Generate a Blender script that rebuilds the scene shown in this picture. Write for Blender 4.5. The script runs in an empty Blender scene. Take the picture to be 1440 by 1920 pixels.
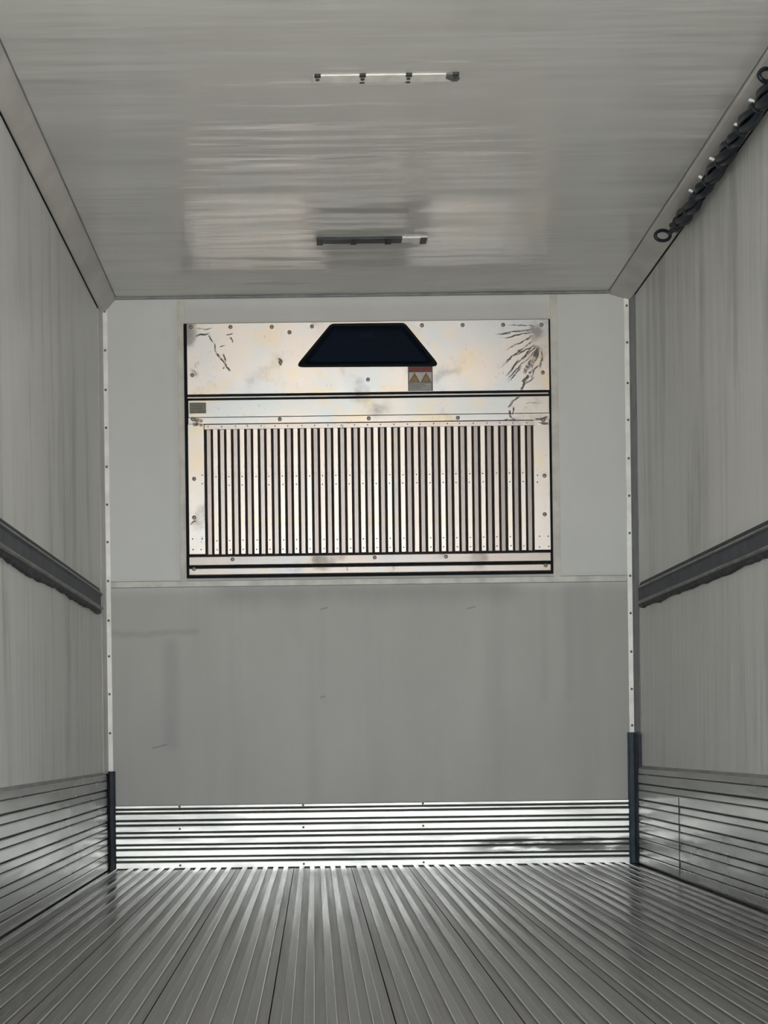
import bpy, bmesh, math, random
from mathutils import Vector, Matrix

random.seed(7)
scene = bpy.context.scene
COL = scene.collection

# ------------------------------------------------------------------ measures
# x: to the right of the lens, y: depth towards the front bulkhead, z: up from the deck
BACK = 6.0                      # bulkhead
REAR = 0.3                     # open rear end of the body
XL, XR = -0.968, 1.4925         # side walls
ZC = 2.651                      # ceiling
CAMZ = 0.579
FPX = 2424.0                    # focal length in pixels of the 1440 wide frame
VX, VY = 590.0, 1390.0          # where depth lines meet in the photograph
ROLL = 0.013

# ------------------------------------------------------------------ camera
cam = bpy.data.cameras.new('camera')
cam.sensor_fit = 'HORIZONTAL'
cam.sensor_width = 36.0
cam.lens = FPX / 1440.0 * 36.0
cam_o = bpy.data.objects.new('camera', cam)
COL.objects.link(cam_o)
cam_o.location = (0, 0, CAMZ)
cam_o.rotation_euler = (Matrix.Rotation(math.radians(90), 3, 'X') @ Matrix.Rotation(-ROLL, 3, 'Z')).to_euler()
cam.shift_x = (720 - VX) / 1440.0
cam.shift_y = (VY - 960) / 1440.0
cam.clip_end = 300
scene.camera = cam_o

# ------------------------------------------------------------------ sky, sun, exposure
world = bpy.data.worlds.new('overcast_sky')
scene.world = world
world.use_nodes = True
bg = world.node_tree.nodes['Background']
bg.inputs[0].default_value = (0.93, 0.97, 1.0, 1)
bg.inputs[1].default_value = 1.0

sun = bpy.data.lights.new('sun', 'SUN')
sun.energy = 6.5
sun.angle = math.radians(4)
sun.color = (1.0, 0.97, 0.93)
sun_o = bpy.data.objects.new('sun', sun)
COL.objects.link(sun_o)
sun_o.location = (8, 2, 12)
sun_o.rotation_euler = Vector((-0.72, -0.22, -0.85)).to_track_quat('-Z', 'Y').to_euler()

vs = scene.view_settings
vs.view_transform = 'Standard'
vs.look = 'None'
vs.gamma = 1.0
vs.use_curve_mapping = False
vs.exposure = 2.25


# ------------------------------------------------------------------ helpers
def wall_xz(px, py, y=BACK):
    """metres on an upright plane at depth y for a spot measured in the photograph"""
    dx, dy = px - VX, py - VY
    a = dx * math.cos(ROLL) - dy * math.sin(ROLL)
    b = -dx * math.sin(ROLL) - dy * math.cos(ROLL)
    return a * y / FPX, b * y / FPX + CAMZ


class MB:
    def __init__(self):
        self.bm = bmesh.new()

    def box(self, x0, x1, y0, y1, z0, z1):
        bm = self.bm
        v = [bm.verts.new(c) for c in ((x0, y0, z0), (x1, y0, z0), (x1, y1, z0), (x0, y1, z0),
                                       (x0, y0, z1), (x1, y0, z1), (x1, y1, z1), (x0, y1, z1))]
        for f in ((0, 3, 2, 1), (4, 5, 6, 7), (0, 1, 5, 4), (1, 2, 6, 5), (2, 3, 7, 6), (3, 0, 4, 7)):
            bm.faces.new([v[i] for i in f])
        return self

    def prism(self, pts, axis, a, b):
        """closed 2-d outline swept along an axis; pts are the two other axes in order"""
        def P(p, t):
            if axis == 'x': return (t, p[0], p[1])
            if axis == 'y': return (p[0], t, p[1])
            return (p[0], p[1], t)
        bm = self.bm
        A = [bm.verts.new(P(p, a)) for p in pts]
        B = [bm.verts.new(P(p, b)) for p in pts]
        n = len(pts)
        for i in range(n):
            j = (i + 1) % n
            bm.faces.new((A[i], A[j], B[j], B[i]))
        bm.faces.new(A[::-1]); bm.faces.new(B)
        return self

    def plate(self, outer, holes, y0, y1):
        """flat sheet in the x-z plane with holes, front face y0, back y1"""
        bm = self.bm
        es = []
        for loop in [outer] + holes:
            vv = [bm.verts.new((p[0], y0, p[1])) for p in loop]
            for i in range(len(vv)):
                es.append(bm.edges.new((vv[i], vv[(i + 1) % len(vv)])))
        r = bmesh.ops.triangle_fill(bm, edges=es, use_beauty=True, use_dissolve=False)
        fs = [g for g in r['geom'] if isinstance(g, bmesh.types.BMFace)]
        e = bmesh.ops.extrude_face_region(bm, geom=fs)
        for g in e['geom']:
            if isinstance(g, bmesh.types.BMVert):
                g.co.y = y1
        return self

    def tube(self, pts, rad, n=8, closed=False):
        bm = self.bm
        rings = []
        N = len(pts)
        up = None
        for i, p in enumerate(pts):
            p = Vector(p)
            if closed:
                t = Vector(pts[(i + 1) % N]) - Vector(pts[i - 1])
            else:
                t = Vector(pts[min(i + 1, N - 1)]) - Vector(pts[max(i - 1, 0)])
            t.normalize()
            if up is None:
                up = t.orthogonal().normalized()
            else:
                up = (up - t * up.dot(t)).normalized()
            s = t.cross(up)
            r = rad[i] if isinstance(rad, (list, tuple)) else rad
            rings.append([bm.verts.new(p + (up * math.cos(k * 2 * math.pi / n) + s * math.sin(k * 2 * math.pi / n)) * r) for k in range(n)])
        for i in range(N if closed else N - 1):
            A, B = rings[i], rings[(i + 1) % N]
            for k in range(n):
                bm.faces.new((A[k], A[(k + 1) % n], B[(k + 1) % n], B[k]))
        if not closed:
            bm.faces.new(rings[0][::-1]); bm.faces.new(rings[-1])
        return self

    def dome(self, c, r, h, n=10, axis='-y', skirt=0.35):
        """screw or rivet head standing proud of a surface"""
        prof = [(1.0, 0.0), (1.0, skirt), (0.78, 0.8), (0.35, 1.0)]
        bm = self.bm
        rings = []
        for rr, hh in prof:
            ring = []
            for k in range(n):
                u, v = math.cos(2 * math.pi * k / n) * rr * r, math.sin(2 * math.pi * k / n) * rr * r
                w = hh * h
                d = {'-y': (u, -w, v), '-x': (-w, u, v), '+x': (w, u, v), '-z': (u, v, -w)}[axis]
                ring.append(bm.verts.new(Vector(c) + Vector(d)))
            rings.append(ring)
        for a, b in zip(rings, rings[1:]):
            for k in range(n):
                bm.faces.new((a[k], a[(k + 1) % n], b[(k + 1) % n], b[k]))
        bm.faces.new(rings[-1]); bm.faces.new(rings[0][::-1])
        return self

    def mesh(self, name, mat=None):
        bmesh.ops.recalc_face_normals(self.bm, faces=self.bm.faces[:])
        me = bpy.data.meshes.new(name)
        self.bm.to_mesh(me); self.bm.free()
        if mat: me.materials.append(mat)
        return me

    def build(self, name, mat, parent=None, bevel=0.0, smooth=False, seg=2):
        me = self.mesh(name, mat)
        if smooth:
            for p in me.polygons: p.use_smooth = True
        return link(name, me, parent, bevel, seg)


def link(name, me, parent=None, bevel=0.0, seg=2, loc=None):
    o = bpy.data.objects.new(name, me)
    COL.objects.link(o)
    if parent: o.parent = parent
    if loc is not None: o.location = loc
    if bevel:
        m = o.modifiers.new('bevel', 'BEVEL')
        m.width = bevel; m.segments = seg; m.limit_method = 'ANGLE'
    return o


def empty(name, loc, parent=None):
    o = bpy.data.objects.new(name, None)
    o.empty_display_size = 0.1
    COL.objects.link(o)
    o.location = loc
    if parent: o.parent = parent
    return o


def tag(o, label, cat, group=None, kind=None):
    o['label'] = label
    o['category'] = cat
    if group: o['group'] = group
    if kind: o['kind'] = kind
    return o


def structure(o, label, cat):
    return tag(o, label, cat, kind='structure')


# ------------------------------------------------------------------ materials
class N:
    """small node-graph writer"""
    def __init__(self, name):
        self.m = bpy.data.materials.new(name)
        self.m.use_nodes = True
        self.t = self.m.node_tree
        self.b = self.t.nodes['Principled BSDF']
        self.tc = self.t.nodes.new('ShaderNodeTexCoord')

    def n(self, typ, **kw):
        nd = self.t.nodes.new(typ)
        for k, v in kw.items(): setattr(nd, k, v)
        return nd

    def put(self, sock, v):
        if hasattr(v, 'is_linked') or isinstance(v, bpy.types.NodeSocket):
            self.t.links.new(v, sock)
        else:
            sock.default_value = v

    def set(self, **kw):
        names = dict(base='Base Color', rough='Roughness', metal='Metallic', normal='Normal', spec='Specular IOR Level',
                     coat='Coat Weight', coat_rough='Coat Roughness', aniso='Anisotropic', aniso_rot='Anisotropic Rotation')
        for k, v in kw.items(): self.put(self.b.inputs[names[k]], v)
        return self

    def noise(self, scale, stretch=(1, 1, 1), detail=4, rough=0.55, off=(0, 0, 0), vec=None):
        mp = self.n('ShaderNodeMapping')
        self.t.links.new(vec or self.tc.outputs['Object'], mp.inputs['Vector'])
        mp.inputs['Scale'].default_value = stretch
        mp.inputs['Location'].default_value = off
        nz = self.n('ShaderNodeTexNoise')
        nz.inputs['Scale'].default_value = scale
        nz.inputs['Detail'].default_value = detail
        nz.inputs['Roughness'].default_value = rough
        self.t.links.new(mp.outputs[0], nz.inputs['Vector'])
        return nz.outputs['Fac']

    def ramp(self, v, a, b, lo=0.0, hi=1.0):
        r = self.n('ShaderNodeMapRange')
        r.interpolation_type = 'SMOOTHSTEP'
        self.put(r.inputs['Value'], v)
        r.inputs['From Min'].default_value = a; r.inputs['From Max'].default_value = b
        r.inputs['To Min'].default_value = lo; r.inputs['To Max'].default_value = hi
        return r.outputs[0]

    def math(self, op, a, b=0.0, c=None):
        nd = self.n('ShaderNodeMath', operation=op)
        self.put(nd.inputs[0], a); self.put(nd.inputs[1], b)
        if c is not None: self.put(nd.inputs[2], c)
        return nd.outputs[0]

    def mix(self, f, a, b):
        nd = self.n('ShaderNodeMix', data_type='RGBA')
        self.put(nd.inputs[0], f)
        self.put(nd.inputs[6], a if not isinstance(a, tuple) else (*a, 1)[:4])
        self.put(nd.inputs[7], b if not isinstance(b, tuple) else (*b, 1)[:4])
        return nd.outputs[2]

    def sep(self, vec=None):
        nd = self.n('ShaderNodeSeparateXYZ')
        self.t.links.new(vec or self.tc.outputs['Object'], nd.inputs[0])
        return nd.outputs

    def bump(self, h, strength, dist=0.01, prev=None):
        nd = self.n('ShaderNodeBump')
        nd.inputs['Strength'].default_value = strength
        nd.inputs['Distance'].default_value = dist
        self.put(nd.inputs['Height'], h)
        if prev is not None: self.t.links.new(prev, nd.inputs['Normal'])
        return nd.outputs[0]


def box_mask(g, x, z, x0, x1, z0, z1, soft):
    m = g.math('MULTIPLY', g.ramp(x, x0 - soft, x0 + soft), g.ramp(x, x1 - soft, x1 + soft, 1, 0))
    m2 = g.math('MULTIPLY', g.ramp(z, z0 - soft, z0 + soft), g.ramp(z, z1 - soft, z1 + soft, 1, 0))
    return g.math('MULTIPLY', m, m2)


def mat_side_wall():
    g = N('fibreglass_side_wall')
    st = g.noise(9, (1, 1, 0.10), 5, 0.6)
    cloud = g.noise(1.6, (1, 1, 0.6), 3)
    fine = g.noise(46, (1, 1, 0.05), 3)
    dirt_sheen = g.math('MULTIPLY', g.ramp(st, 0.44, 0.70), g.ramp(cloud, 0.30, 0.60))  # dirt streaks, strengthened to paint in the glossy streaks of the ripples
    c = g.mix(dirt_sheen, (0.66, 0.66, 0.635), (0.47, 0.47, 0.45))
    nb = g.bump(fine, 0.22, 0.005)
    nb = g.bump(g.noise(14, (1, 1, 0.04), 2), 0.22, 0.02, nb)
    return g.set(base=c, rough=g.ramp(cloud, 0.3, 0.7, 0.34, 0.44), normal=nb, spec=0.5).m


def mat_ceiling():
    g = N('fibreglass_ceiling')
    cloud = g.noise(1.4, (1, 1, 1), 3)
    c = g.mix(g.ramp(cloud, 0.35, 0.7), (0.64, 0.64, 0.61), (0.585, 0.585, 0.56))
    h = g.noise(5.0, (0.12, 1, 1), 2, 0.45)
    h2 = g.math('MULTIPLY', g.noise(16.0, (0.10, 1, 1), 2, 0.45), g.ramp(g.noise(1.3, (1, 1, 1), 2, off=(3, 1, 0)), 0.35, 0.60))
    nb = g.bump(h, 0.60, 0.03)
    nb = g.bump(h2, 0.55, 0.012, nb)
    return g.set(base=c, rough=0.19, normal=nb, spec=0.9).m


def mat_back_wall():
    g = N('bulkhead_sheet')
    X, Y, Z = g.sep()
    cloud = g.noise(2.2, (1, 1, 0.5), 4)
    streak = g.noise(5.5, (1, 1, 0.06), 4, off=(0.3, 0, 0))
    grit = g.noise(60, (1, 1, 1), 3)
    low = g.ramp(Z, 1.25, 1.36, 1, 0)
    dirt_sheen = g.math('MULTIPLY', g.ramp(streak, 0.46, 0.72), low)
    base = g.mix(g.ramp(cloud, 0.3, 0.7), (0.64, 0.65, 0.635), (0.595, 0.605, 0.59))
    base = g.mix(low, base, g.mix(g.ramp(cloud, 0.3, 0.7), (0.445, 0.438, 0.415), (0.40, 0.394, 0.373)))
    base = g.mix(g.math('MULTIPLY', dirt_sheen, 0.55), base, (0.36, 0.355, 0.34))
    # grime that gathers along the joint under the unit
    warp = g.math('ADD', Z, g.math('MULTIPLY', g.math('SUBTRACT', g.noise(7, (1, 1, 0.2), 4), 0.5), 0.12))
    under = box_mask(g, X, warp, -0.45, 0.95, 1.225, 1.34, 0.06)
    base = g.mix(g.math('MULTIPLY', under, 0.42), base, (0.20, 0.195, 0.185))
    # a long faint smear left of the centre and a greyer run down the sheet below it
    wz = g.math('ADD', Z, g.math('MULTIPLY', g.math('SUBTRACT', g.noise(3.5, (1, 1, 0.2), 3), 0.5), 0.10))
    sm = box_mask(g, X, wz, -0.96, -0.53, 1.085, 1.098, 0.020)
    base = g.mix(g.math('MULTIPLY', sm, 0.55), base, (0.20, 0.21, 0.20))
    run = box_mask(g, X, Z, -0.70, -0.63, 0.55, 1.06, 0.03)
    base = g.mix(g.math('MULTIPLY', run, 0.34), base, (0.24, 0.25, 0.25))
    for x0, x1, a in ((0.03, 0.05, 0.16), (1.06, 1.08, 0.26), (1.17, 1.20, 0.22)):
        wx = g.math('ADD', X, g.math('MULTIPLY', g.math('SUBTRACT', g.noise(2.0, (0.3, 1, 1), 3), 0.5), 0.05))
        rr = box_mask(g, wx, Z, x0, x1, 0.75, 1.28, 0.022)
        base = g.mix(g.math('MULTIPLY', rr, a), base, (0.26, 0.26, 0.25))
    for sx, sz, sl in ((0.735, 1.19, 0.02), (0.052, 1.195, 0.018), (0.04, 0.785, 0.012), (-0.72, 0.565, 0.035)):
        s = box_mask(g, X, g.math('ADD', Z, g.math('MULTIPLY', g.math('SUBTRACT', X, sx), -0.25)), sx - sl, sx + sl, sz - 0.002, sz + 0.002, 0.005)
        base = g.mix(g.math('MULTIPLY', s, 0.8), base, (0.12, 0.12, 0.12))
    rim = box_mask(g, X, Z, -0.63, 1.12, 1.34, 2.60, 0.02)
    base = g.mix(g.math('MULTIPLY', rim, 0.25), base, (0.44, 0.42, 0.37))
    nb = g.bump(grit, 0.06, 0.003)
    nb = g.bump(g.noise(3.0, (1, 1, 0.12), 2), 0.25, 0.02, nb)
    return g.set(base=base, rough=0.5, normal=nb, spec=0.4).m


def mat_plain(name, col, rough=0.5, metal=0.0, var=0.12, scale=18, bump=0.0, spec=0.5):
    g = N(name)
    nz = g.noise(scale, (1, 1, 1), 4)
    dark = tuple(c * (1 - var) for c in col)
    light = tuple(min(1, c * (1 + var)) for c in col)
    g.set(base=g.mix(g.ramp(nz, 0.3, 0.7), dark, light), rough=rough, metal=metal, spec=spec)
    if bump: g.set(normal=g.bump(nz, bump, 0.004))
    return g.m


def SHEET(px, py):
    a, b = wall_xz(px, py); c, d = wall_xz(349, 1081)
    return a - c, b - d


# creases and scuffs of the upper sheet: ends and half width
SCRATCHES = [(368, 621, 400, 621, .003), (366, 633, 396, 630, .006), (392, 632, 402, 648, .004), (404, 645, 406, 668, .0045), (405, 664, 424, 686, .0045), (420, 680, 433, 702, .005),
             (419, 668, 424, 682, .004), (421, 690, 420, 697, .004), (424, 633, 437, 630, .004), (431, 636, 436, 646, .004), (412, 654, 424, 653, .003),
             (522, 676, 528, 680, .004), (528, 678, 525, 690, .005),
             (1008, 616, 948, 614, .003), (1000, 622, 925, 634, .005), (1000, 626, 940, 640, .004), (1000, 632, 945, 664, .004), (998, 640, 930, 698, .0025), (1000, 640, 935, 690, .0025),
             (1002, 645, 948, 708, .0035), (1003, 648, 938, 686, .003), (1004, 650, 960, 670, .004), (1006, 650, 972, 680, .004), (1006, 655, 945, 720, .0035), (970, 678, 945, 712, .0045),
             (1009, 650, 985, 700, .011), (996, 672, 978, 708, .010), (1010, 655, 992, 700, .006), (1014, 655, 1012, 700, .005), (1012, 690, 985, 706, .005), (1006, 692, 992, 712, .004),
             (990, 705, 975, 722, .008), (985, 712, 974, 740, .007), (1000, 708, 982, 726, .004), (976, 690, 950, 722, .003)]


SCUFFS = [(975, 745, 955, 760, .004), (962, 755, 948, 768, .005), (950, 770, 956, 790, .006), (962, 764, 955, 782, .005), (935, 797, 952, 790, .007), (948, 790, 985, 800, .008), (955, 786, 975, 798, .005),
          (358, 786, 384, 792, .008), (360, 796, 384, 799, .008), (366, 790, 380, 803, .006), (1000, 790, 1026, 786, .006), (1008, 795, 1026, 797, .007), (358, 986, 372, 976, .003), (980, 758, 1010, 762, .002)]


def mat_unit_metal(name, base=(0.86, 0.80, 0.73), rough=0.38, crumple=False, specks=0.35):
    g = N(name)
    X, Y, Z = g.sep()
    tint = g.noise(3.2, (1, 1, 1), 3)
    tint2 = g.noise(5.0, (1, 1, 1), 3, off=(4, 2, 1))
    c = g.mix(g.ramp(tint, 0.42, 0.66), base, tuple(v * k for v, k in zip(base, (0.87, 0.98, 1.08))))
    c = g.mix(g.math('MULTIPLY', g.ramp(tint2, 0.52, 0.68), 0.6), c, tuple(v * k for v, k in zip(base, (1.08, 0.95, 0.70))))
    sp = g.noise(85, (1, 1, 0.5), 5, 0.7)
    bl = g.noise(6, (1, 1, 1), 3, off=(1, 7, 3))
    mask = g.math('MULTIPLY', g.math('MULTIPLY', g.ramp(sp, 0.60, 0.70), g.ramp(bl, 0.45, 0.65)), specks * 1.5)
    grime = g.math('MULTIPLY', g.ramp(g.noise(4.0, (1, 1, 1), 5, 0.65, off=(9, 1, 5)), 0.56, 0.75), 0.40)
    mask = g.math('MAXIMUM', mask, grime)
    h = g.noise(2.6, (1, 1, 1), 2)
    nb = g.bump(h, 0.12, 0.02)
    if crumple:
        wn = g.noise(16, (1, 1, 1), 3, 0.6, off=(2, 5, 1))
        wm = g.noise(16, (1, 1, 1), 3, 0.6, off=(7, 1, 8))
        WX = g.math('ADD', X, g.math('MULTIPLY', g.math('SUBTRACT', wn, 0.5), 0.035))
        WZ = g.math('ADD', Z, g.math('MULTIPLY', g.math('SUBTRACT', wm, 0.5), 0.035))
        def scratch(a, b, w):
            """crease from a to b (metres on the sheet), tapering to both ends"""
            L = math.hypot(b[0] - a[0], b[1] - a[1]); ux_, uz_ = (b[0] - a[0]) / L, (b[1] - a[1]) / L
            dx = g.math('SUBTRACT', WX, a[0]); dz = g.math('SUBTRACT', WZ, a[1])
            t = g.math('ADD', g.math('MULTIPLY', dx, ux_), g.math('MULTIPLY', dz, uz_))
            d = g.math('ABSOLUTE', g.math('SUBTRACT', g.math('MULTIPLY', dx, uz_), g.math('MULTIPLY', dz, ux_)))
            ends = g.math('MULTIPLY', g.ramp(t, 0, L * 0.25), g.ramp(t, L * 0.7, L, 1, 0))
            return g.math('MULTIPLY', g.ramp(d, w * 0.45, w, 1, 0), ends)
        breakup = g.ramp(g.noise(38, (1, 1, 1), 3, 0.6), 0.36, 0.52, 0.25, 1.0)
        tot = None
        for x0, y0, x1, y1, w in (SCUFFS if crumple == 'mid' else SCRATCHES):
            m = scratch(SHEET(x0, y0), SHEET(x1, y1), w)
            tot = m if tot is None else g.math('MAXIMUM', tot, m)
        mask = g.math('MAXIMUM', mask, g.math('MULTIPLY', g.math('MULTIPLY', tot, breakup), 0.9))
        nb = g.bump(tot, 0.25, 0.006, nb)
        for cx, cz, rr in () if crumple == 'mid' else ((1.640, 1.105, 0.035), (0.02, 1.12, 0.05), (0.055, 0.945, 0.022)):
            dx = g.math('SUBTRACT', X, cx); dz = g.math('SUBTRACT', Z, cz)
            r = g.math('SQRT', g.math('ADD', g.math('MULTIPLY', dx, dx), g.math('MULTIPLY', dz, g.math('MULTIPLY', dz, 0.45))))
            mask = g.math('MAXIMUM', mask, g.math('MULTIPLY', g.ramp(g.math('ADD', r, g.math('MULTIPLY', g.math('SUBTRACT', wn, 0.5), 0.09)), rr * 0.3, rr * 1.3, 1, 0), 0.5))
    if name.startswith('grille'):
        rnd = g.n('ShaderNodeObjectInfo').outputs['Random']
        c = g.mix(g.math('MULTIPLY', rnd, 0.9), c, tuple(v * k for v, k in zip(base, (0.80, 0.76, 0.78))))
    c = g.mix(mask, c, (0.10, 0.09, 0.08))
    return g.set(base=c, metal=g.math('SUBTRACT', 1.0, g.math('MULTIPLY', mask, 0.7)), rough=g.math('ADD', rough, g.math('MULTIPLY', mask, 0.25)), normal=nb).m


def mat_aluminium(name, base, rough, dirt_col, amount, stretch, scale=3.0, stain=None, wide=False, wavy=False):
    g = N(name)
    X, Y, Z = g.sep()
    oi = g.n('ShaderNodeObjectInfo')
    n1 = g.noise(scale, stretch, 5, 0.6)
    n2 = g.noise(scale * 5, stretch, 4, 0.6, off=(2, 2, 2))
    f = g.math('MULTIPLY', g.ramp(g.math('ADD', g.math('MULTIPLY', n1, 0.6), g.math('MULTIPLY', n2, 0.4)), 0.30 if wide else 0.42, 0.74 if wide else 0.66), amount)
    if stain:
        x0, x1, z0, z1 = stain
        w = g.math('MULTIPLY', g.math('MULTIPLY', box_mask(g, g.math('MULTIPLY', X, 0.1), Z, x0 * 0.1, x1 * 0.1, z0, z1, 0.018), 1.0), g.ramp(g.noise(3.5, (1, 1, 6), 5, 0.65), 0.40, 0.56))
        f = g.math('MAXIMUM', f, g.math('MULTIPLY', w, 0.92))
    c = g.mix(f, base, dirt_col)
    sc = g.noise(220, tuple(s if s < 1 else 1 for s in stretch), 2)
    nb = g.bump(sc, 0.03, 0.002)
    if wavy: nb = g.bump(g.noise(7, (1, 0.35, 1.6), 2, 0.45), 0.28, 0.02, nb)
    return g.set(base=c, metal=g.math('SUBTRACT', 1.0, g.math('MULTIPLY', f, 0.75)), rough=g.math('ADD', rough, g.math('MULTIPLY', f, 0.3)), normal=nb).m


M_side = mat_side_wall()
M_ceil = mat_ceiling()
M_back = mat_back_wall()
M_cove = mat_plain('cove_plastic', (0.50, 0.48, 0.455), 0.40, 0, 0.10, 5)
M_mould = mat_plain('corner_moulding_plastic', (0.86, 0.85, 0.81), 0.35, 0, 0.10, 9)
M_mould_r = mat_plain('corner_moulding_side', (0.17, 0.18, 0.185), 0.40, 0, 0.12, 9)
M_seal = mat_plain('sealant_grey', (0.22, 0.225, 0.23), 0.5, 0, 0.2, 12)
M_strip = mat_plain('joint_strip', (0.60, 0.59, 0.55), 0.45, 0, 0.15, 10)
M_strip_y = mat_plain('aged_joint_strip', (0.59, 0.57, 0.52), 0.5, 0, 0.12, 10)
M_screw = mat_plain('screw_steel', (0.12, 0.115, 0.11), 0.5, 0.6, 0.3, 60)
M_bolt = mat_plain('dull_bolt_steel', (0.22, 0.19, 0.16), 0.5, 0.7, 0.3, 60)
M_guard = mat_plain('slate_blue_corner_guard', (0.050, 0.070, 0.090), 0.5, 0, 0.25, 14, 0, 0.25)
M_guard2 = mat_plain('slate_corner_guard', (0.036, 0.043, 0.056), 0.5, 0, 0.25, 14, 0, 0.25)
M_rail = mat_plain('slate_rail', (0.062, 0.070, 0.086), 0.5, 0.0, 0.2, 16, 0.1, 0.3)
M_rail_lip = mat_plain('rail_lip', (0.23, 0.225, 0.215), 0.42, 0.2, 0.25, 24)
M_bead = mat_plain('grimy_sealant_bead', (0.055, 0.058, 0.062), 0.6, 0, 0.3, 30, 0.3, 0.3)
M_gasket = mat_plain('black_gasket', (0.006, 0.007, 0.008), 0.6, 0, 0.2, 20, 0, 0.12)
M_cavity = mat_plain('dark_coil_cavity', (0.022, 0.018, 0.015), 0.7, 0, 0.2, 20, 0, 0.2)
M_vent = mat_plain('navy_black_plastic', (0.003, 0.007, 0.016), 0.45, 0, 0.2, 8, 0, 0.06)
M_upper = mat_unit_metal('unit_sheet_crumpled', (0.69, 0.62, 0.565), 0.42, True)
M_mid = mat_unit_metal('unit_sheet', (0.62, 0.565, 0.515), 0.42, 'mid')
M_rail_m = mat_unit_metal('unit_rail_metal', (0.50, 0.445, 0.41), 0.44, specks=0.5)
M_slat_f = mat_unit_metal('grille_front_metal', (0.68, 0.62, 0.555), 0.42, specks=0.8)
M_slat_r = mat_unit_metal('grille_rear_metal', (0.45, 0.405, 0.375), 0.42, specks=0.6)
M_kick = mat_aluminium('kick_plate_aluminium', (0.72, 0.72, 0.685), 0.32, (0.18, 0.18, 0.175), 0.32, (0.12, 1, 1), 6.0, (0.75, 1.60, 0.055, 0.120))
M_groove = mat_plain('grimy_groove', (0.030, 0.030, 0.028), 0.7, 0, 0.3, 20)
M_side_kick = mat_aluminium('side_scuff_aluminium', (0.54, 0.545, 0.535), 0.20, (0.26, 0.263, 0.26), 0.5, (1, 0.25, 1), 2.0, wide=True, wavy=True)
M_floor = mat_aluminium('deck_aluminium', (0.33, 0.327, 0.322), 0.14, (0.19, 0.187, 0.182), 0.5, (1, 0.02, 1), 30.0, wide=True)
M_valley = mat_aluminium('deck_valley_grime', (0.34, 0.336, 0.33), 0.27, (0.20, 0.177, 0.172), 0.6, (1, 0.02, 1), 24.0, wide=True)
M_edge = mat_aluminium('worn_edge_glint', (0.80, 0.80, 0.78), 0.30, (0.25, 0.247, 0.24), 0.8, (1, 0.02, 1), 20.0)  # worn rib edges, made paler to paint in the highlight along them
M_ground = mat_plain('pale_concrete_yard', (0.46, 0.45, 0.425), 0.9, 0, 0.1, 0.6)
M_skin = mat_plain('white_outer_skin', (0.75, 0.75, 0.74), 0.4, 0, 0.03, 2)
M_white = mat_plain('white_nylon', (0.80, 0.80, 0.80), 0.4, 0, 0.05, 30)
M_cable = mat_plain('blue_black_sleeve', (0.012, 0.018, 0.026), 0.36, 0, 0.3, 40, 0, 0.35)

# ------------------------------------------------------------------ the setting
T = 0.07
structure(MB().box(-40, 42, -60, 30, -1.30, -1.15).build('ground', M_ground), 'pale concrete yard outside the open rear of the truck body', 'ground')

ceiling = structure(MB().box(XL - T, XR + T, REAR, BACK + T, ZC, ZC + T).build('ceiling', M_ceil), 'glossy rippled grey fibreglass ceiling of the truck body', 'ceiling')
wall_l = structure(MB().box(XL - T, XL, REAR, BACK + T, -0.12, ZC).build('wall_left', M_side), 'left streaked grey fibreglass wall of the truck body', 'wall')
wall_r = structure(MB().box(XR, XR + T, REAR, BACK + T, -0.12, ZC).build('wall_right', M_side), 'right streaked grey fibreglass wall of the truck body', 'wall')
wall_b = structure(MB().box(XL, XR, BACK, BACK + T, -0.12, ZC).build('wall_back', M_back), 'stained grey bulkhead at the far end behind the cooling unit', 'wall')

# joints of the bulkhead sheets
zj = 1.3165
MB().box(XL + 0.03, XR - 0.03, BACK - 0.002, BACK, zj - 0.0155, zj + 0.0155).build('joint_gap', M_seal, wall_b)
MB().box(XL + 0.03, XR - 0.03, BACK - 0.004, BACK, zj - 0.013, zj + 0.013).build('joint_strip', M_strip, wall_b, 0.0015)
for x0, x1 in ((-0.612, -0.578), (1.118, 1.152)):
    MB().box(x0, x1, BACK - 0.003, BACK, zj + 0.013, ZC - 0.014).build('joint_strip', M_strip_y, wall_b, 0.001)
MB().box(XL + 0.05, XR - 0.09, BACK - 0.012, BACK, ZC - 0.013, ZC).build('sealant_bead', M_seal, wall_b, 0.004)

# deck of ribbed aluminium planks
PW, RIBS, RP = 0.263, 5, 0.0475
floor = structure(MB().box(XL, XR, REAR, BACK, -0.12, -0.016).build('floor', M_groove), 'ribbed grey aluminium deck running to the far bulkhead', 'floor')


def plank_mesh(w):
    p = [(0.0015, -0.016), (0.0015, -0.0045)]
    m = (PW - (RIBS - 1) * RP) / 2
    for i in range(RIBS):
        c = m + i * RP
        if c + 0.014 > w: break
        p += [(c - 0.0125, -0.0055), (c - 0.0115, -0.0005), (c - 0.0095, 0.0012), (c + 0.0095, 0.0012), (c + 0.0115, -0.0005), (c + 0.0125, -0.0055)]
    p += [(w - 0.0015, -0.0045), (w - 0.0015, -0.016)]
    me = MB().prism(p, 'y', REAR, BACK).mesh('deck_plank', M_floor)
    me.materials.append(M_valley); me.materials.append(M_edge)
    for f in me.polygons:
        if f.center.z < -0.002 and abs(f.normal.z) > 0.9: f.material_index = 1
        elif f.center.z > -0.0012 and 0.4 < f.normal.z < 0.9: f.material_index = 2
    return me


me_plank = plank_mesh(PW)
x = 0.16 - 4 * PW
for i in range(9):
    link('deck_plank', me_plank, floor, loc=(x + i * PW, 0, 0))
link('deck_plank', plank_mesh(0.076), floor, loc=(XL, 0, 0))
link('deck_plank', plank_mesh(0.0165), floor, loc=(x + 9 * PW, 0, 0))


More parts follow.
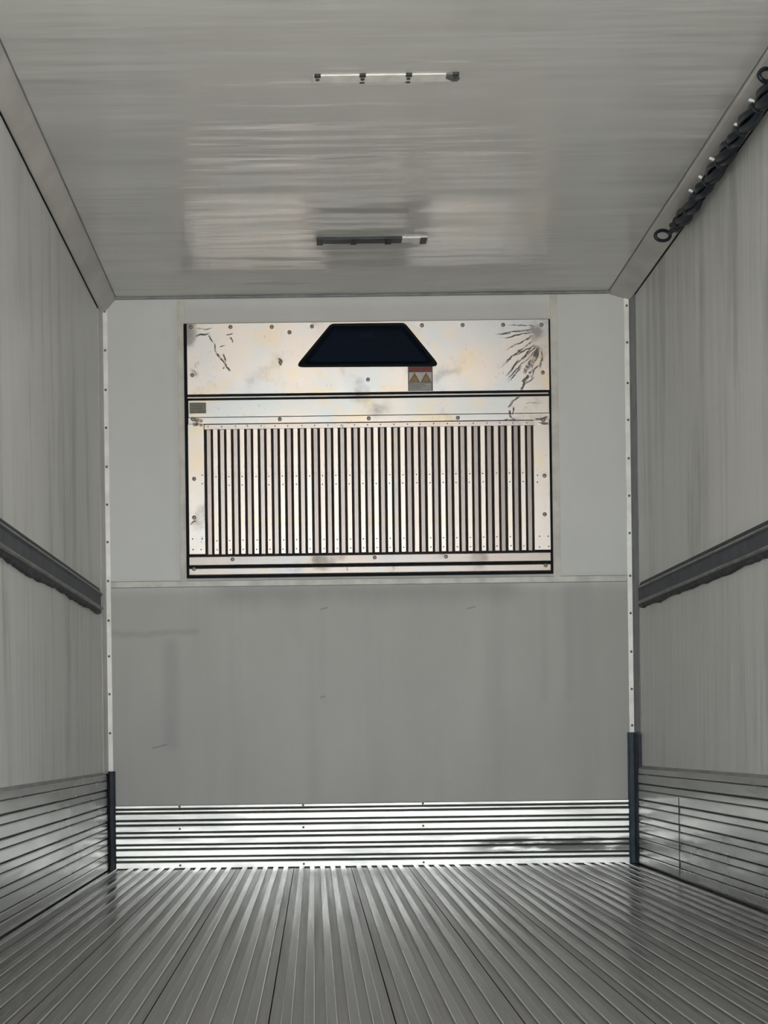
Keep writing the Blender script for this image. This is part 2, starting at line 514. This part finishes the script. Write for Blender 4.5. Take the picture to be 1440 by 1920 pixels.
# angled cove trims where the side walls meet the ceiling
def cove(name, side, out, drop, label):
    s = side
    xw = XL if s < 0 else XR
    pts = [(xw, ZC - drop), (xw - s * 0.008, ZC - drop), (xw - s * 0.020, ZC - drop + 0.006), (xw - s * (out - 0.006), ZC - 0.016), (xw - s * out, ZC - 0.007), (xw - s * out, ZC), (xw, ZC)]
    o = structure(MB().prism(pts, 'y', REAR, BACK).build(name, M_cove), label, 'trim')
    MB().prism([(xw, ZC - drop - 0.005), (xw - s * 0.004, ZC - drop - 0.005), (xw - s * 0.004, ZC - drop), (xw, ZC - drop)], 'y', REAR, BACK).build('seal_line', M_gasket, o)
    MB().prism([(xw - s * out, ZC - 0.004), (xw - s * (out + 0.004), ZC - 0.004), (xw - s * (out + 0.004), ZC), (xw - s * out, ZC)], 'y', REAR, BACK).build('seal_line', M_seal, o)
    return o


cove('trim_1', -1, 0.070, 0.075, 'left grey angled cove trim between ceiling and wall')
cove('trim_2', 1, 0.100, 0.045, 'right grey angled cove trim between ceiling and wall')

# upright corner mouldings with screws
me_scr = {}


def screw_mesh(axis, r=0.006, h=0.003):
    k = (axis, r)
    if k not in me_scr:
        me_scr[k] = MB().dome((0, 0, 0), r, h, 8, axis).mesh('screw', M_screw)
    return me_scr[k]


def moulding(name, side, z0, z1, label, screws):
    xw = XL if side < 0 else XR
    s = side
    root = structure(empty(name, (xw, BACK, z0)), label, 'trim')
    h = z1 - z0
    MB().prism([(0, -0.0), (-s * 0.032, -0.0), (-s * 0.032, -0.004), (-s * 0.012, -0.010), (0, -0.010)], 'z', 0, h).build('moulding_face', M_mould, root, 0.001)
    MB().prism([(0, -0.010), (-s * 0.012, -0.010), (-s * 0.007, -0.034), (-s * 0.004, -0.090), (0, -0.090)], 'z', 0, h).build('moulding_return', M_mould_r if s > 0 else M_cove, root, 0.001)
    for z in screws:
        link('screw', screw_mesh('-y'), root, loc=(-s * 0.020, -0.0075, z - z0))
    return root


sl = [wall_xz(195, y)[1] for y in (585, 658, 732, 803, 876, 947, 1017, 1090, 1164, 1231, 1302, 1375)]
sr = [wall_xz(1182, y)[1] for y in (574, 643, 719, 788, 860, 930, 1000, 1080, 1150, 1222, 1292, 1360)]
moulding('trim_3', -1, 0.44, ZC - 0.008, 'pale left corner moulding with a row of screws', sl)
moulding('trim_4', 1, 0.60, ZC - 0.008, 'right corner moulding, pale edge and dark grey side flange', sr)


# dark bumper guards at the foot of both corners
def guard(name, side, z1, mat, label):
    xw = XL if side < 0 else XR
    s = side
    root = structure(empty(name, (xw, BACK, 0)), label, 'trim')
    MB().prism([(0, 0), (-s * 0.042, 0), (-s * 0.042, -0.020), (-s * 0.034, -0.030), (-s * 0.018, -0.030), (-s * 0.013, -0.016), (0, -0.016)], 'z', 0, z1).build('guard_face', mat, root, 0.002)
    MB().prism([(0, -0.016), (-s * 0.013, -0.016), (-s * 0.018, -0.030), (-s * 0.020, -0.085), (-s * 0.012, -0.10), (0, -0.10)], 'z', 0, z1 - 0.01).build('guard_return', M_gasket if s < 0 else M_guard2, root, 0.002)
    return root


guard('trim_5', -1, 0.452, M_guard2, 'short dark slate corner guard standing on the deck at left')
guard('trim_6', 1, 0.602, M_guard, 'taller slate blue corner guard standing on the deck at right')

# ribbed kick plate along the foot of the bulkhead
bb = structure(MB().box(XL + 0.043, XR - 0.043, BACK - 0.006, BACK, 0.0, 0.290).build('baseboard_back', M_groove), 'bright ribbed aluminium kick plate along the foot of the bulkhead', 'kick plate')
z = 0.292
bands = [(0.0150, 0.017), (0.0115, 0.012)] + [(0.0275, 0.020), (0.0150, 0.013)] * 4 + [(0.0290, 0.020)]
tops = []
for k, (h, d) in enumerate(bands):
    z0 = z - h
    w0, w1 = XL + 0.043, XR - 0.043
    c = 0.003
    pts = [(BACK - 0.006, z0), (BACK - d + c, z0), (BACK - d, z0 + c), (BACK - d, z - c), (BACK - d + c, z), (BACK - 0.006, z)]
    MB().prism(pts, 'x', w0, w1).build('rib', M_kick, bb)
    tops.append((z0 + h / 2, BACK - d))
    z = z0 - 0.0068
for px in (338, 569, 793):
    xs, _ = wall_xz(px, 1560)
    for k in (0, 4, 10):
        link('screw', screw_mesh('-y', 0.0055), bb, loc=(xs, tops[k][1], tops[k][0]))


# interlocking scuff boards along both side walls
def side_base(name, side, label):
    xw = XL if side < 0 else XR
    s = side
    y1 = BACK - 0.1
    root = structure(MB().prism([(xw, 0), (xw - s * 0.006, 0), (xw - s * 0.006, 0.436), (xw, 0.436)], 'y', REAR, y1).build(name, M_groove), label, 'kick plate')
    z = 0.003
    for k in range(6):
        for h, d, gap in ((0.040, 0.018, 0.0016), (0.0275, 0.0165, 0.0042)):
            c = 0.0035
            pts = [(xw - s * 0.006, z), (xw - s * (d - c), z), (xw - s * d, z + c), (xw - s * d, z + h - c), (xw - s * (d - c), z + h), (xw - s * 0.006, z + h)]
            MB().prism(pts, 'y', REAR, y1).build('scuff_board', M_side_kick, root)
            z += h + gap
    # sealant along the top
    MB().prism([(xw, 0.434), (xw - s * 0.015, 0.434), (xw - s * 0.013, 0.441), (xw, 0.449)], 'y', REAR, y1).build('sealant_bead', M_seal, root)
    return root


side_base('baseboard_left', -1, 'left dull aluminium scuff boards above the deck')
br = side_base('baseboard_right', 1, 'right dull aluminium scuff boards with splashes of light above the deck')
MB().box(XR - 0.0192, XR - 0.0165, 5.245, 5.249, 0.01, 0.33).build('board_joint', M_groove, br)


# ------------------------------------------------------------------ side rails
def side_rail(side, y1, label):
    xw = XL if side < 0 else XR
    s = side
    y0 = REAR + 0.1
    root = tag(empty('side_rail', (xw, y0, 1.155)), label, 'rail', 'rails along the side walls')
    L = y1 - y0
    def P(name, pts, mat):
        return MB().prism([(-s * a, b) for a, b in pts], 'y', 0, L).build(name, mat, root, 0.0015)
    P('upper_lip', [(0, 0.106), (0.012, 0.106), (0.016, 0.112), (0.010, 0.124), (0, 0.127)], M_bead)
    P('upper_edge', [(0, 0.094), (0.026, 0.094), (0.026, 0.100), (0.016, 0.1085), (0, 0.1085)], M_rail_lip)
    P('channel', [(0, 0.034), (0.026, 0.034), (0.0185, 0.044), (0.0185, 0.086), (0.026, 0.095), (0, 0.095)], M_rail)
    P('lower_edge', [(0, 0.026), (0.020, 0.024), (0.028, 0.030), (0.028, 0.036), (0, 0.036)], M_rail_lip)
    # hand-laid sealant below, uneven along its lower edge
    rng = random.Random(3 + s)
    mb = MB(); bm = mb.bm
    n = 150
    rows = []
    zl = 0.004
    for i in range(n + 1):
        y = L * i / n
        zl += rng.uniform(-0.004, 0.004) + (0.004 - zl) * 0.25
        d = 0.015 + rng.uniform(-0.002, 0.002)
        rows.append([bm.verts.new((-s * a, y, b)) for a, b in ((0, zl), (d, zl + 0.004), (0.019, 0.016), (0.018, 0.027), (0, 0.027))])
    for A, B in zip(rows, rows[1:]):
        for k in range(5):
            bm.faces.new((A[k], A[(k + 1) % 5], B[(k + 1) % 5], B[k]))
    bm.faces.new(rows[0]); bm.faces.new(rows[-1][::-1])
    mb.build('sealant_bead', M_bead, root)
    P('end_flange', [(0, 0.020), (0.003, 0.020), (0.003, 0.118), (0, 0.118)], M_rail).location.y = 0.012
    return root


side_rail(-1, 5.80, 'dark slate rail along the left wall at mid height')
side_rail(1, 5.84, 'dark slate rail along the right wall at mid height')

# ------------------------------------------------------------------ cooling unit on the bulkhead
UY = BACK
ux, uz = wall_xz(349, 1081)
unit = tag(empty('refrigeration_unit', (ux, UY, uz)), 'dented bright metal refrigeration unit with vertical grille and black outlet', 'cooling unit')


def U(px, py):
    a, b = wall_xz(px, py)
    return a - ux, b - uz


def uz_(py, px=690): return U(px, py)[1]
def ux_(px, py=850): return U(px, py)[0]


def rect(x0, x1, y0, y1, d0, d1, name, mat, bevel=0.001, parent=unit):
    """x0..x1 across, y0..y1 top to bottom as measured; d0 front, d1 back, metres proud of the bulkhead"""
    ym = (y0 + y1) / 2
    return MB().box(ux_(x0, ym), ux_(x1, ym), -d0, -d1, uz_(y1), uz_(y0)).build(name, mat, parent, bevel)


# backing tray that shows as a black line all round
rect(347.5, 1033.5, 604, 1080.5, 0.014, 0.0, 'gasket', M_gasket, 0.002)
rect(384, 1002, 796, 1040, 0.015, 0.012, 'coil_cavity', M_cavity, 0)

# upper sheet with the outlet cut into it
def round_poly(pts, radii, n=5):
    out = []
    for i, p in enumerate(pts):
        p = Vector(p); a = (Vector(pts[i - 1]) - p); b = (Vector(pts[(i + 1) % len(pts)]) - p)
        r = min(radii[i], a.length * 0.45, b.length * 0.45)
        a.normalize(); b.normalize()
        p0, p1 = p + a * r, p + b * r
        for k in range(n + 1):
            t = k / n
            out.append(tuple((1 - t) ** 2 * p0 + 2 * t * (1 - t) * p + t * t * p1))
    return out


trap = [U(557, 690.5), U(820.5, 689), U(757, 611.5), U(621, 613)]


def vent_loop(d):
    n = len(trap); lines = []
    for i in range(n):
        a = Vector(trap[i]); b = Vector(trap[(i + 1) % n])
        t = (b - a).normalized()
        lines.append((a + Vector((-t.y, t.x)) * d, t))
    c = []
    for i in range(n):
        (p, u), (q, v) = lines[i - 1], lines[i]
        k = ((q - p).x * v.y - (q - p).y * v.x) / (u.x * v.y - u.y * v.x)
        c.append(tuple(p + u * k))
    return round_poly(c, [max(0.004, r - d * 0.6) for r in (0.034, 0.034, 0.014, 0.014)])


hole = vent_loop(0.0)
cx = sum(p[0] for p in hole) / len(hole); cz = sum(p[1] for p in hole) / len(hole)
x0, x1 = ux_(352, 670), ux_(1027, 670)
z0, z1 = uz_(738.5), uz_(607)
MB().plate([(x0, z0), (x1, z0), (x1, z1), (x0, z1)], [hole], -0.030, -0.014).build('upper_sheet', M_upper, unit)


vent = empty('air_outlet', (0, 0, 0), unit)
vent['label'] = 'black trapezoid air outlet'
mb = MB(); bm = mb.bm
loops = []
for d, y in ((-0.004, -0.030), (-0.004, -0.036), (0.002, -0.038), (0.010, -0.034), (0.013, -0.026)):
    loops.append([bm.verts.new((p[0], y, p[1])) for p in vent_loop(d)])
for A, B in zip(loops, loops[1:]):
    for k in range(len(A)):
        bm.faces.new((A[k], A[(k + 1) % len(A)], B[(k + 1) % len(A)], B[k]))
mb.build('rim', M_gasket, vent, smooth=True)
mb = MB(); bm = mb.bm
loops = []
for d, y in ((0.012, -0.027), (0.024, -0.0175)):
    loops.append([bm.verts.new((p[0], y, p[1])) for p in vent_loop(d)])
for A, B in zip(loops, loops[1:]):
    for k in range(len(A)):
        bm.faces.new((A[k], A[(k + 1) % len(A)], B[(k + 1) % len(A)], B[k]))
bm.faces.new(loops[-1])
mb.build('deflector', M_vent, vent)
rr = [U(673, 634), U(700, 634), U(700, 627), U(673, 627)]
MB().box(rr[0][0], rr[1][0], -0.0185, -0.0165, rr[0][1], rr[2][1]).build('emblem_plate', mat_plain('worn_emblem', (0.007, 0.011, 0.020), 0.45, 0, 0.1, 20, 0, 0.08), vent, 0.0005)

# seam under the upper sheet: two dark lines with a bright bead between
rect(352, 1027, 742.2, 745.0, 0.021, 0.013, 'seam_bead', M_rail_m, 0.001)
rect(354, 1028, 749.5, 781, 0.027, 0.013, 'middle_sheet', M_mid, 0.0015)
rect(354, 1028.5, 782, 794.0, 0.030, 0.013, 'mounting_bar', M_mid, 0.0015)
rect(354.5, 384.5, 793.8, 1036.5, 0.025, 0.013, 'side_plate', M_mid, 0.001)
rect(999.5, 1029.5, 793.8, 1036.5, 0.025, 0.013, 'side_plate', M_mid, 0.001)
rect(384, 1000, 795.6, 804.5, 0.033, 0.015, 'rivet_strip', M_slat_f, 0.001)

# bottom rails
def tilt_rail(y0, y1, dt, db, name):
    x0, x1 = ux_(356, (y0 + y1) / 2), ux_(1030.5, (y0 + y1) / 2)
    zt, zb = uz_(y0), uz_(y1)
    pts = [(-0.010, zb), (-db + 0.003, zb), (-db, zb + 0.003), (-dt, zt - 0.003), (-dt + 0.003, zt), (-0.010, zt)]
    return MB().prism(pts, 'x', x0, x1).build(name, M_rail_m, unit, 0.001)


tilt_rail(1041, 1058, 0.0285, 0.0305, 'drip_rail')
tilt_rail(1063, 1076, 0.030, 0.031, 'bottom_rail')

# grille slats
zt, zb = uz_(803.5), uz_(1037)
hz = zt - zb
wf, wr = 0.0235, 0.0215
def slat(w, d, tilt, mat):
    mb = MB()
    c = 0.002
    mb.prism([(-w / 2, 0), (-w / 2 + 0.001, -d), (-w / 2 + c, -d - 0.0012), (w / 2 - c, -d - 0.0012), (w / 2 - 0.001, -d), (w / 2, 0)], 'z', 0, hz)
    bmesh.ops.rotate(mb.bm, verts=mb.bm.verts[:], cent=(0, -d, 0), matrix=Matrix.Rotation(tilt, 3, 'Z'))
    return mb.mesh('slat', mat)


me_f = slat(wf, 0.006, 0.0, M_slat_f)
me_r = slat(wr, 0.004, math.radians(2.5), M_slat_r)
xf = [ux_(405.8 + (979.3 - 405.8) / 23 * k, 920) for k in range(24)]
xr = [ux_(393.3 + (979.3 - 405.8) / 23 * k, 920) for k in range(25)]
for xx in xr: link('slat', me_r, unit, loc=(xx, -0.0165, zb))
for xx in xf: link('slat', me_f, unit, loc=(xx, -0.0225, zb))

mb = MB()
rng = random.Random(5)
for xx in xf:
    for py in (893, 909, 1012, 1029):
        if rng.random() < 0.93:
            mb.dome((xx + rng.uniform(-.002, .002), -0.0297, uz_(py) + rng.uniform(-.001, .001)), 0.0034, 0.0022, 6)
for k in range(25):
    mb.dome((ux_(392 + 24.7 * k, 800) + rng.uniform(-.003, .003), -0.033, uz_(799.5) + rng.uniform(-.001, .001)), 0.0034, 0.002, 6)
for px, py in ((380, 893), (380, 909), (362, 1012), (380, 1012), (363, 1032), (378, 1032), (1006, 893), (1006, 906), (1010, 1007), (1026, 1007), (1010, 1027), (1027, 1026)):
    a, b = U(px, py); mb.dome((a, -0.025, b), 0.0036, 0.002, 6)
o = mb.build('rivets', M_screw, unit)
o['kind'] = 'stuff'

# larger bolts
me_bolt = MB().dome((0, 0, 0), 0.0095, 0.005, 10).mesh('bolt', M_bolt)
for px, py, d in [(359, 617, .030), (433, 617, .030), (510, 617, .030), (585, 616, .030), (790, 614, .030), (866, 613.5, .030), (941.5, 613, .030), (1013, 613, .030),
                  (361.5, 707, .030), (1015.5, 702, .030), (689.5, 715, .030), (543, 627, .030), (526, 683, .030),
                  (363, 789, .030), (525, 789, .030), (691, 787.5, .030), (857, 786.5, .030), (1017, 790, .030),
                  (365, 900, .025), (365, 972, .025), (1019, 894, .025), (1019.5, 966, .025),
                  (437, 1050.5, .0275), (702, 1047, .0275), (835, 1045.5, .0275), (365, 1068.5, .0305), (1021, 1061.5, .0305)]:
    a, b = U(px, py)
    link('bolt', me_bolt, unit, loc=(a, -d, b))

# warning sticker: red header, two warning triangles, lines of print
M_lab = mat_plain('sticker_grey', (0.30, 0.29, 0.27), 0.5, 0, 0.1, 40)
M_lab_edge = mat_plain('sticker_edge', (0.10, 0.085, 0.075), 0.5)
M_red = mat_plain('sticker_red', (0.15, 0.028, 0.028), 0.5, 0, 0.2, 60)
M_amber = mat_plain('sticker_amber', (0.26, 0.145, 0.045), 0.5, 0, 0.2, 60)
M_print = mat_plain('sticker_print', (0.15, 0.15, 0.155), 0.5, 0, 0.2, 60)
M_pale = mat_plain('sticker_pale', (0.44, 0.42, 0.38), 0.5, 0, 0.08, 40)
lab = empty('warning_sticker', (0, 0, 0), unit)
lab['label'] = 'red and grey warning sticker with two triangles'


def lrect(x0, x1, y0, y1, d, name, mat):
    a, b = U(x0, y1); c, e = U(x1, y0)
    return MB().box(a, c, -d, -0.0301, b, e).build(name, mat, lab)


lrect(764.5, 810.0, 689.5, 736.5, 0.0307, 'sticker_base', M_lab_edge)
lrect(766.2, 808.2, 691.5, 700.5, 0.0312, 'red_header', M_red)
lrect(766.2, 808.2, 701.3, 720.4, 0.0312, 'pictogram_field', M_pale)
lrect(766.2, 808.2, 721.4, 735.3, 0.0312, 'text_field', M_lab)
for c in (776.3, 797.8):
    tri = [U(c - 10, 719.6), U(c + 10, 719.4), U(c, 702)]
    MB().prism([(p[0], p[1]) for p in tri], 'y', -0.0315, -0.0305).build('warning_triangle', M_lab_edge, lab)
    tri = [U(c - 7.4, 718.2), U(c + 7.4, 718.1), U(c, 705)]
    MB().prism([(p[0], p[1]) for p in tri], 'y', -0.0318, -0.0305).build('warning_triangle', M_amber, lab)
for y, a, b in ((724, 768, 795), (727, 768, 798), (730, 768, 790)):
    lrect(a, b, y, y + 1.4, 0.0314, 'print_line', M_print)

plate = rect(356.3, 387.3, 753.5, 773.8, 0.0276, 0.0268, 'rating_plate', mat_plain('rating_plate_grey', (0.165, 0.165, 0.135), 0.5, 0, 0.15, 50), 0)
plate['label'] = 'small grey-green rating plate'
M_rp = mat_plain('rating_plate_print', (0.11, 0.11, 0.095), 0.5)
for y in (758, 763, 768):
    a, b = U(359, y + 1.3); c, e = U(380, y)
    MB().box(a, c, -0.0279, -0.0275, b, e).build('print_line', M_rp, plate)


# ------------------------------------------------------------------ strips on the ceiling
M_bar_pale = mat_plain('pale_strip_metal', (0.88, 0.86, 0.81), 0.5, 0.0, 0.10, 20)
M_bar_dark = mat_plain('strip_dark_reflection', (0.035, 0.042, 0.050), 0.45, 0, 0.25, 30)  # far strip's dark reflection painted in as its body colour
M_clip = mat_plain('blackened_clip', (0.04, 0.042, 0.042), 0.5, 0.2, 0.3, 60)
M_scuff = mat_plain('scuffed_end_cap', (0.16, 0.17, 0.165), 0.5, 0.2, 0.4, 90)


def ceiling_bar(y, x0, x1, depth, label, dark):
    root = tag(empty('metal_strip', (x0, y, ZC)), label, 'metal strip', 'strips fixed across the ceiling')
    L = x1 - x0
    h = 0.010 if dark else 0.005
    e = 0.045
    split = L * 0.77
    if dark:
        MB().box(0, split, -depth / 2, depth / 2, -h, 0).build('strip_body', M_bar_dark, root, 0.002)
        MB().box(split, L, -depth / 2, depth / 2, -h * 0.8, 0).build('pale_end', M_bar_pale, root, 0.002)
    else:
        MB().box(0, L - e, -depth / 2, depth / 2, -h, 0).build('strip_body', M_bar_pale, root, 0.002)
        MB().prism([(L - e, -depth / 2), (L - 0.012, -depth / 2), (L, depth * 0.2), (L - 0.006, depth / 2), (L - e * 0.5, depth / 2), (L - e, depth * 0.1)], 'z', -h * 1.1, 0).build('end_cap', M_scuff, root, 0.002)
        MB().box(L - e, L - e * 0.5, depth * 0.05, depth / 2, -h * 0.9, 0).build('strip_corner', M_bar_pale, root, 0.001)
    for f in (0.03, 0.335, 0.648, 0.965):
        cxx = L * f
        cl = MB()
        cl.box(cxx - 0.013, cxx + 0.013, -depth / 2 - 0.006, depth / 2 + 0.006, -h - 0.003, -h + 0.002) if dark else cl.box(cxx - 0.010, cxx + 0.010, -depth / 2 - 0.005, -depth / 2 + 0.012, -h - 0.002, 0)
        c = cl.build('clip', M_clip, root, 0.002)
        if not dark and 0.1 < f < 0.9:
            MB().box(cxx - 0.008, cxx + 0.008, depth / 2 - 0.006, depth / 2 + 0.005, -h - 0.001, 0).build('clip', M_clip, root, 0.002)
        MB().dome((cxx, 0, -h), 0.007, 0.003, 8, '-z').build('screw', M_screw, root)
    return root


ceiling_bar(4.04, 0.022, 0.482, 0.046, 'pale metal strip across the ceiling, nearer of two', False)
ceiling_bar(5.34, 0.035, 0.492, 0.050, 'metal strip with a dark reflection in its colour, pale right end, on ceiling near bulkhead', True)

# ------------------------------------------------------------------ cable bundle along the right cove
cb = tag(empty('cable_bundle', (XR - 0.055, 5.05, ZC - 0.075)), 'blue-black twisted cable bundle with end loop along the right cove', 'cable')
Ln = 2.6
TIES = (0.035, 0.16, 0.29, 0.405, 0.55, 0.69, 0.80, 0.96, 1.10, 1.30, 1.55, 1.8, 2.05, 2.3)


def pinch(y):
    """0 at a tie, 1 half way between ties"""
    return min(1.0, min(abs(y - t) for t in TIES) / 0.05)


for s_i in range(4):
    pts = []; rad = []
    ph = s_i * math.pi / 2
    n = 190
    for i in range(n + 1):
        t = i / n
        y = Ln * t
        a = ph + y / 0.36 * math.pi
        k = pinch(y)
        rr_ = 0.010 + 0.010 * k
        pts.append((math.cos(a) * rr_ + 0.006 * math.sin(y * 5), -y, math.sin(a) * rr_ * 1.1 - 0.004 * math.sin(y * 8)))
        rad.append(0.0100 + 0.0030 * k + 0.0015 * math.sin(t * 60 + 2 * s_i))
    MB().tube(pts, rad, 8).build('cable', M_cable, cb, smooth=True)


def loop(center, ax, az, r, tilt):
    pts = []
    for k in range(20):
        u = 2 * math.pi * k / 20
        p = Vector((ax * math.cos(u), 0.4 * ax * math.cos(u), az * math.sin(u)))
        p = Matrix.Rotation(tilt, 3, 'Y') @ p
        pts.append(Vector(center) + p)
    return MB().tube(pts, r, 8, True).build('end_loop', M_cable, cb, smooth=True)


loop((-0.036, 0.060, -0.016), 0.034, 0.021, 0.0068, -0.25)
MB().tube([(-0.008, 0.062, -0.008), (-0.004, 0.045, -0.004), (0.000, 0.02, 0.000), (0.0, -0.02, 0.0), (0, -0.06, 0)], [0.008, 0.010, 0.012, 0.014, 0.014], 10).build('neck', M_cable, cb, smooth=True)
loop((-0.018, -1.08, 0.030), 0.034, 0.022, 0.0068, -0.3)
for q, t in enumerate(TIES):
    ring = [Vector((0.022 * math.cos(2 * math.pi * k / 14) + 0.006 * math.sin(t * 5), -t, 0.023 * math.sin(2 * math.pi * k / 14) - 0.004 * math.sin(t * 8))) for k in range(14)]
    tie = MB().tube(ring, 0.0030, 6, True).build('cable_tie', M_cable, cb, smooth=True)
    if q in (2, 3, 4, 6, 7):
        d = (0.004, 0.010, 0.006)[q % 3]
        MB().prism([(-0.022, 0.004), (-0.030 - d, 0.012), (-0.026 - d, 0.018), (-0.018, 0.012)], 'y', -t - 0.004, -t + 0.004).build('tie_tail', M_white, tie, 0.001)
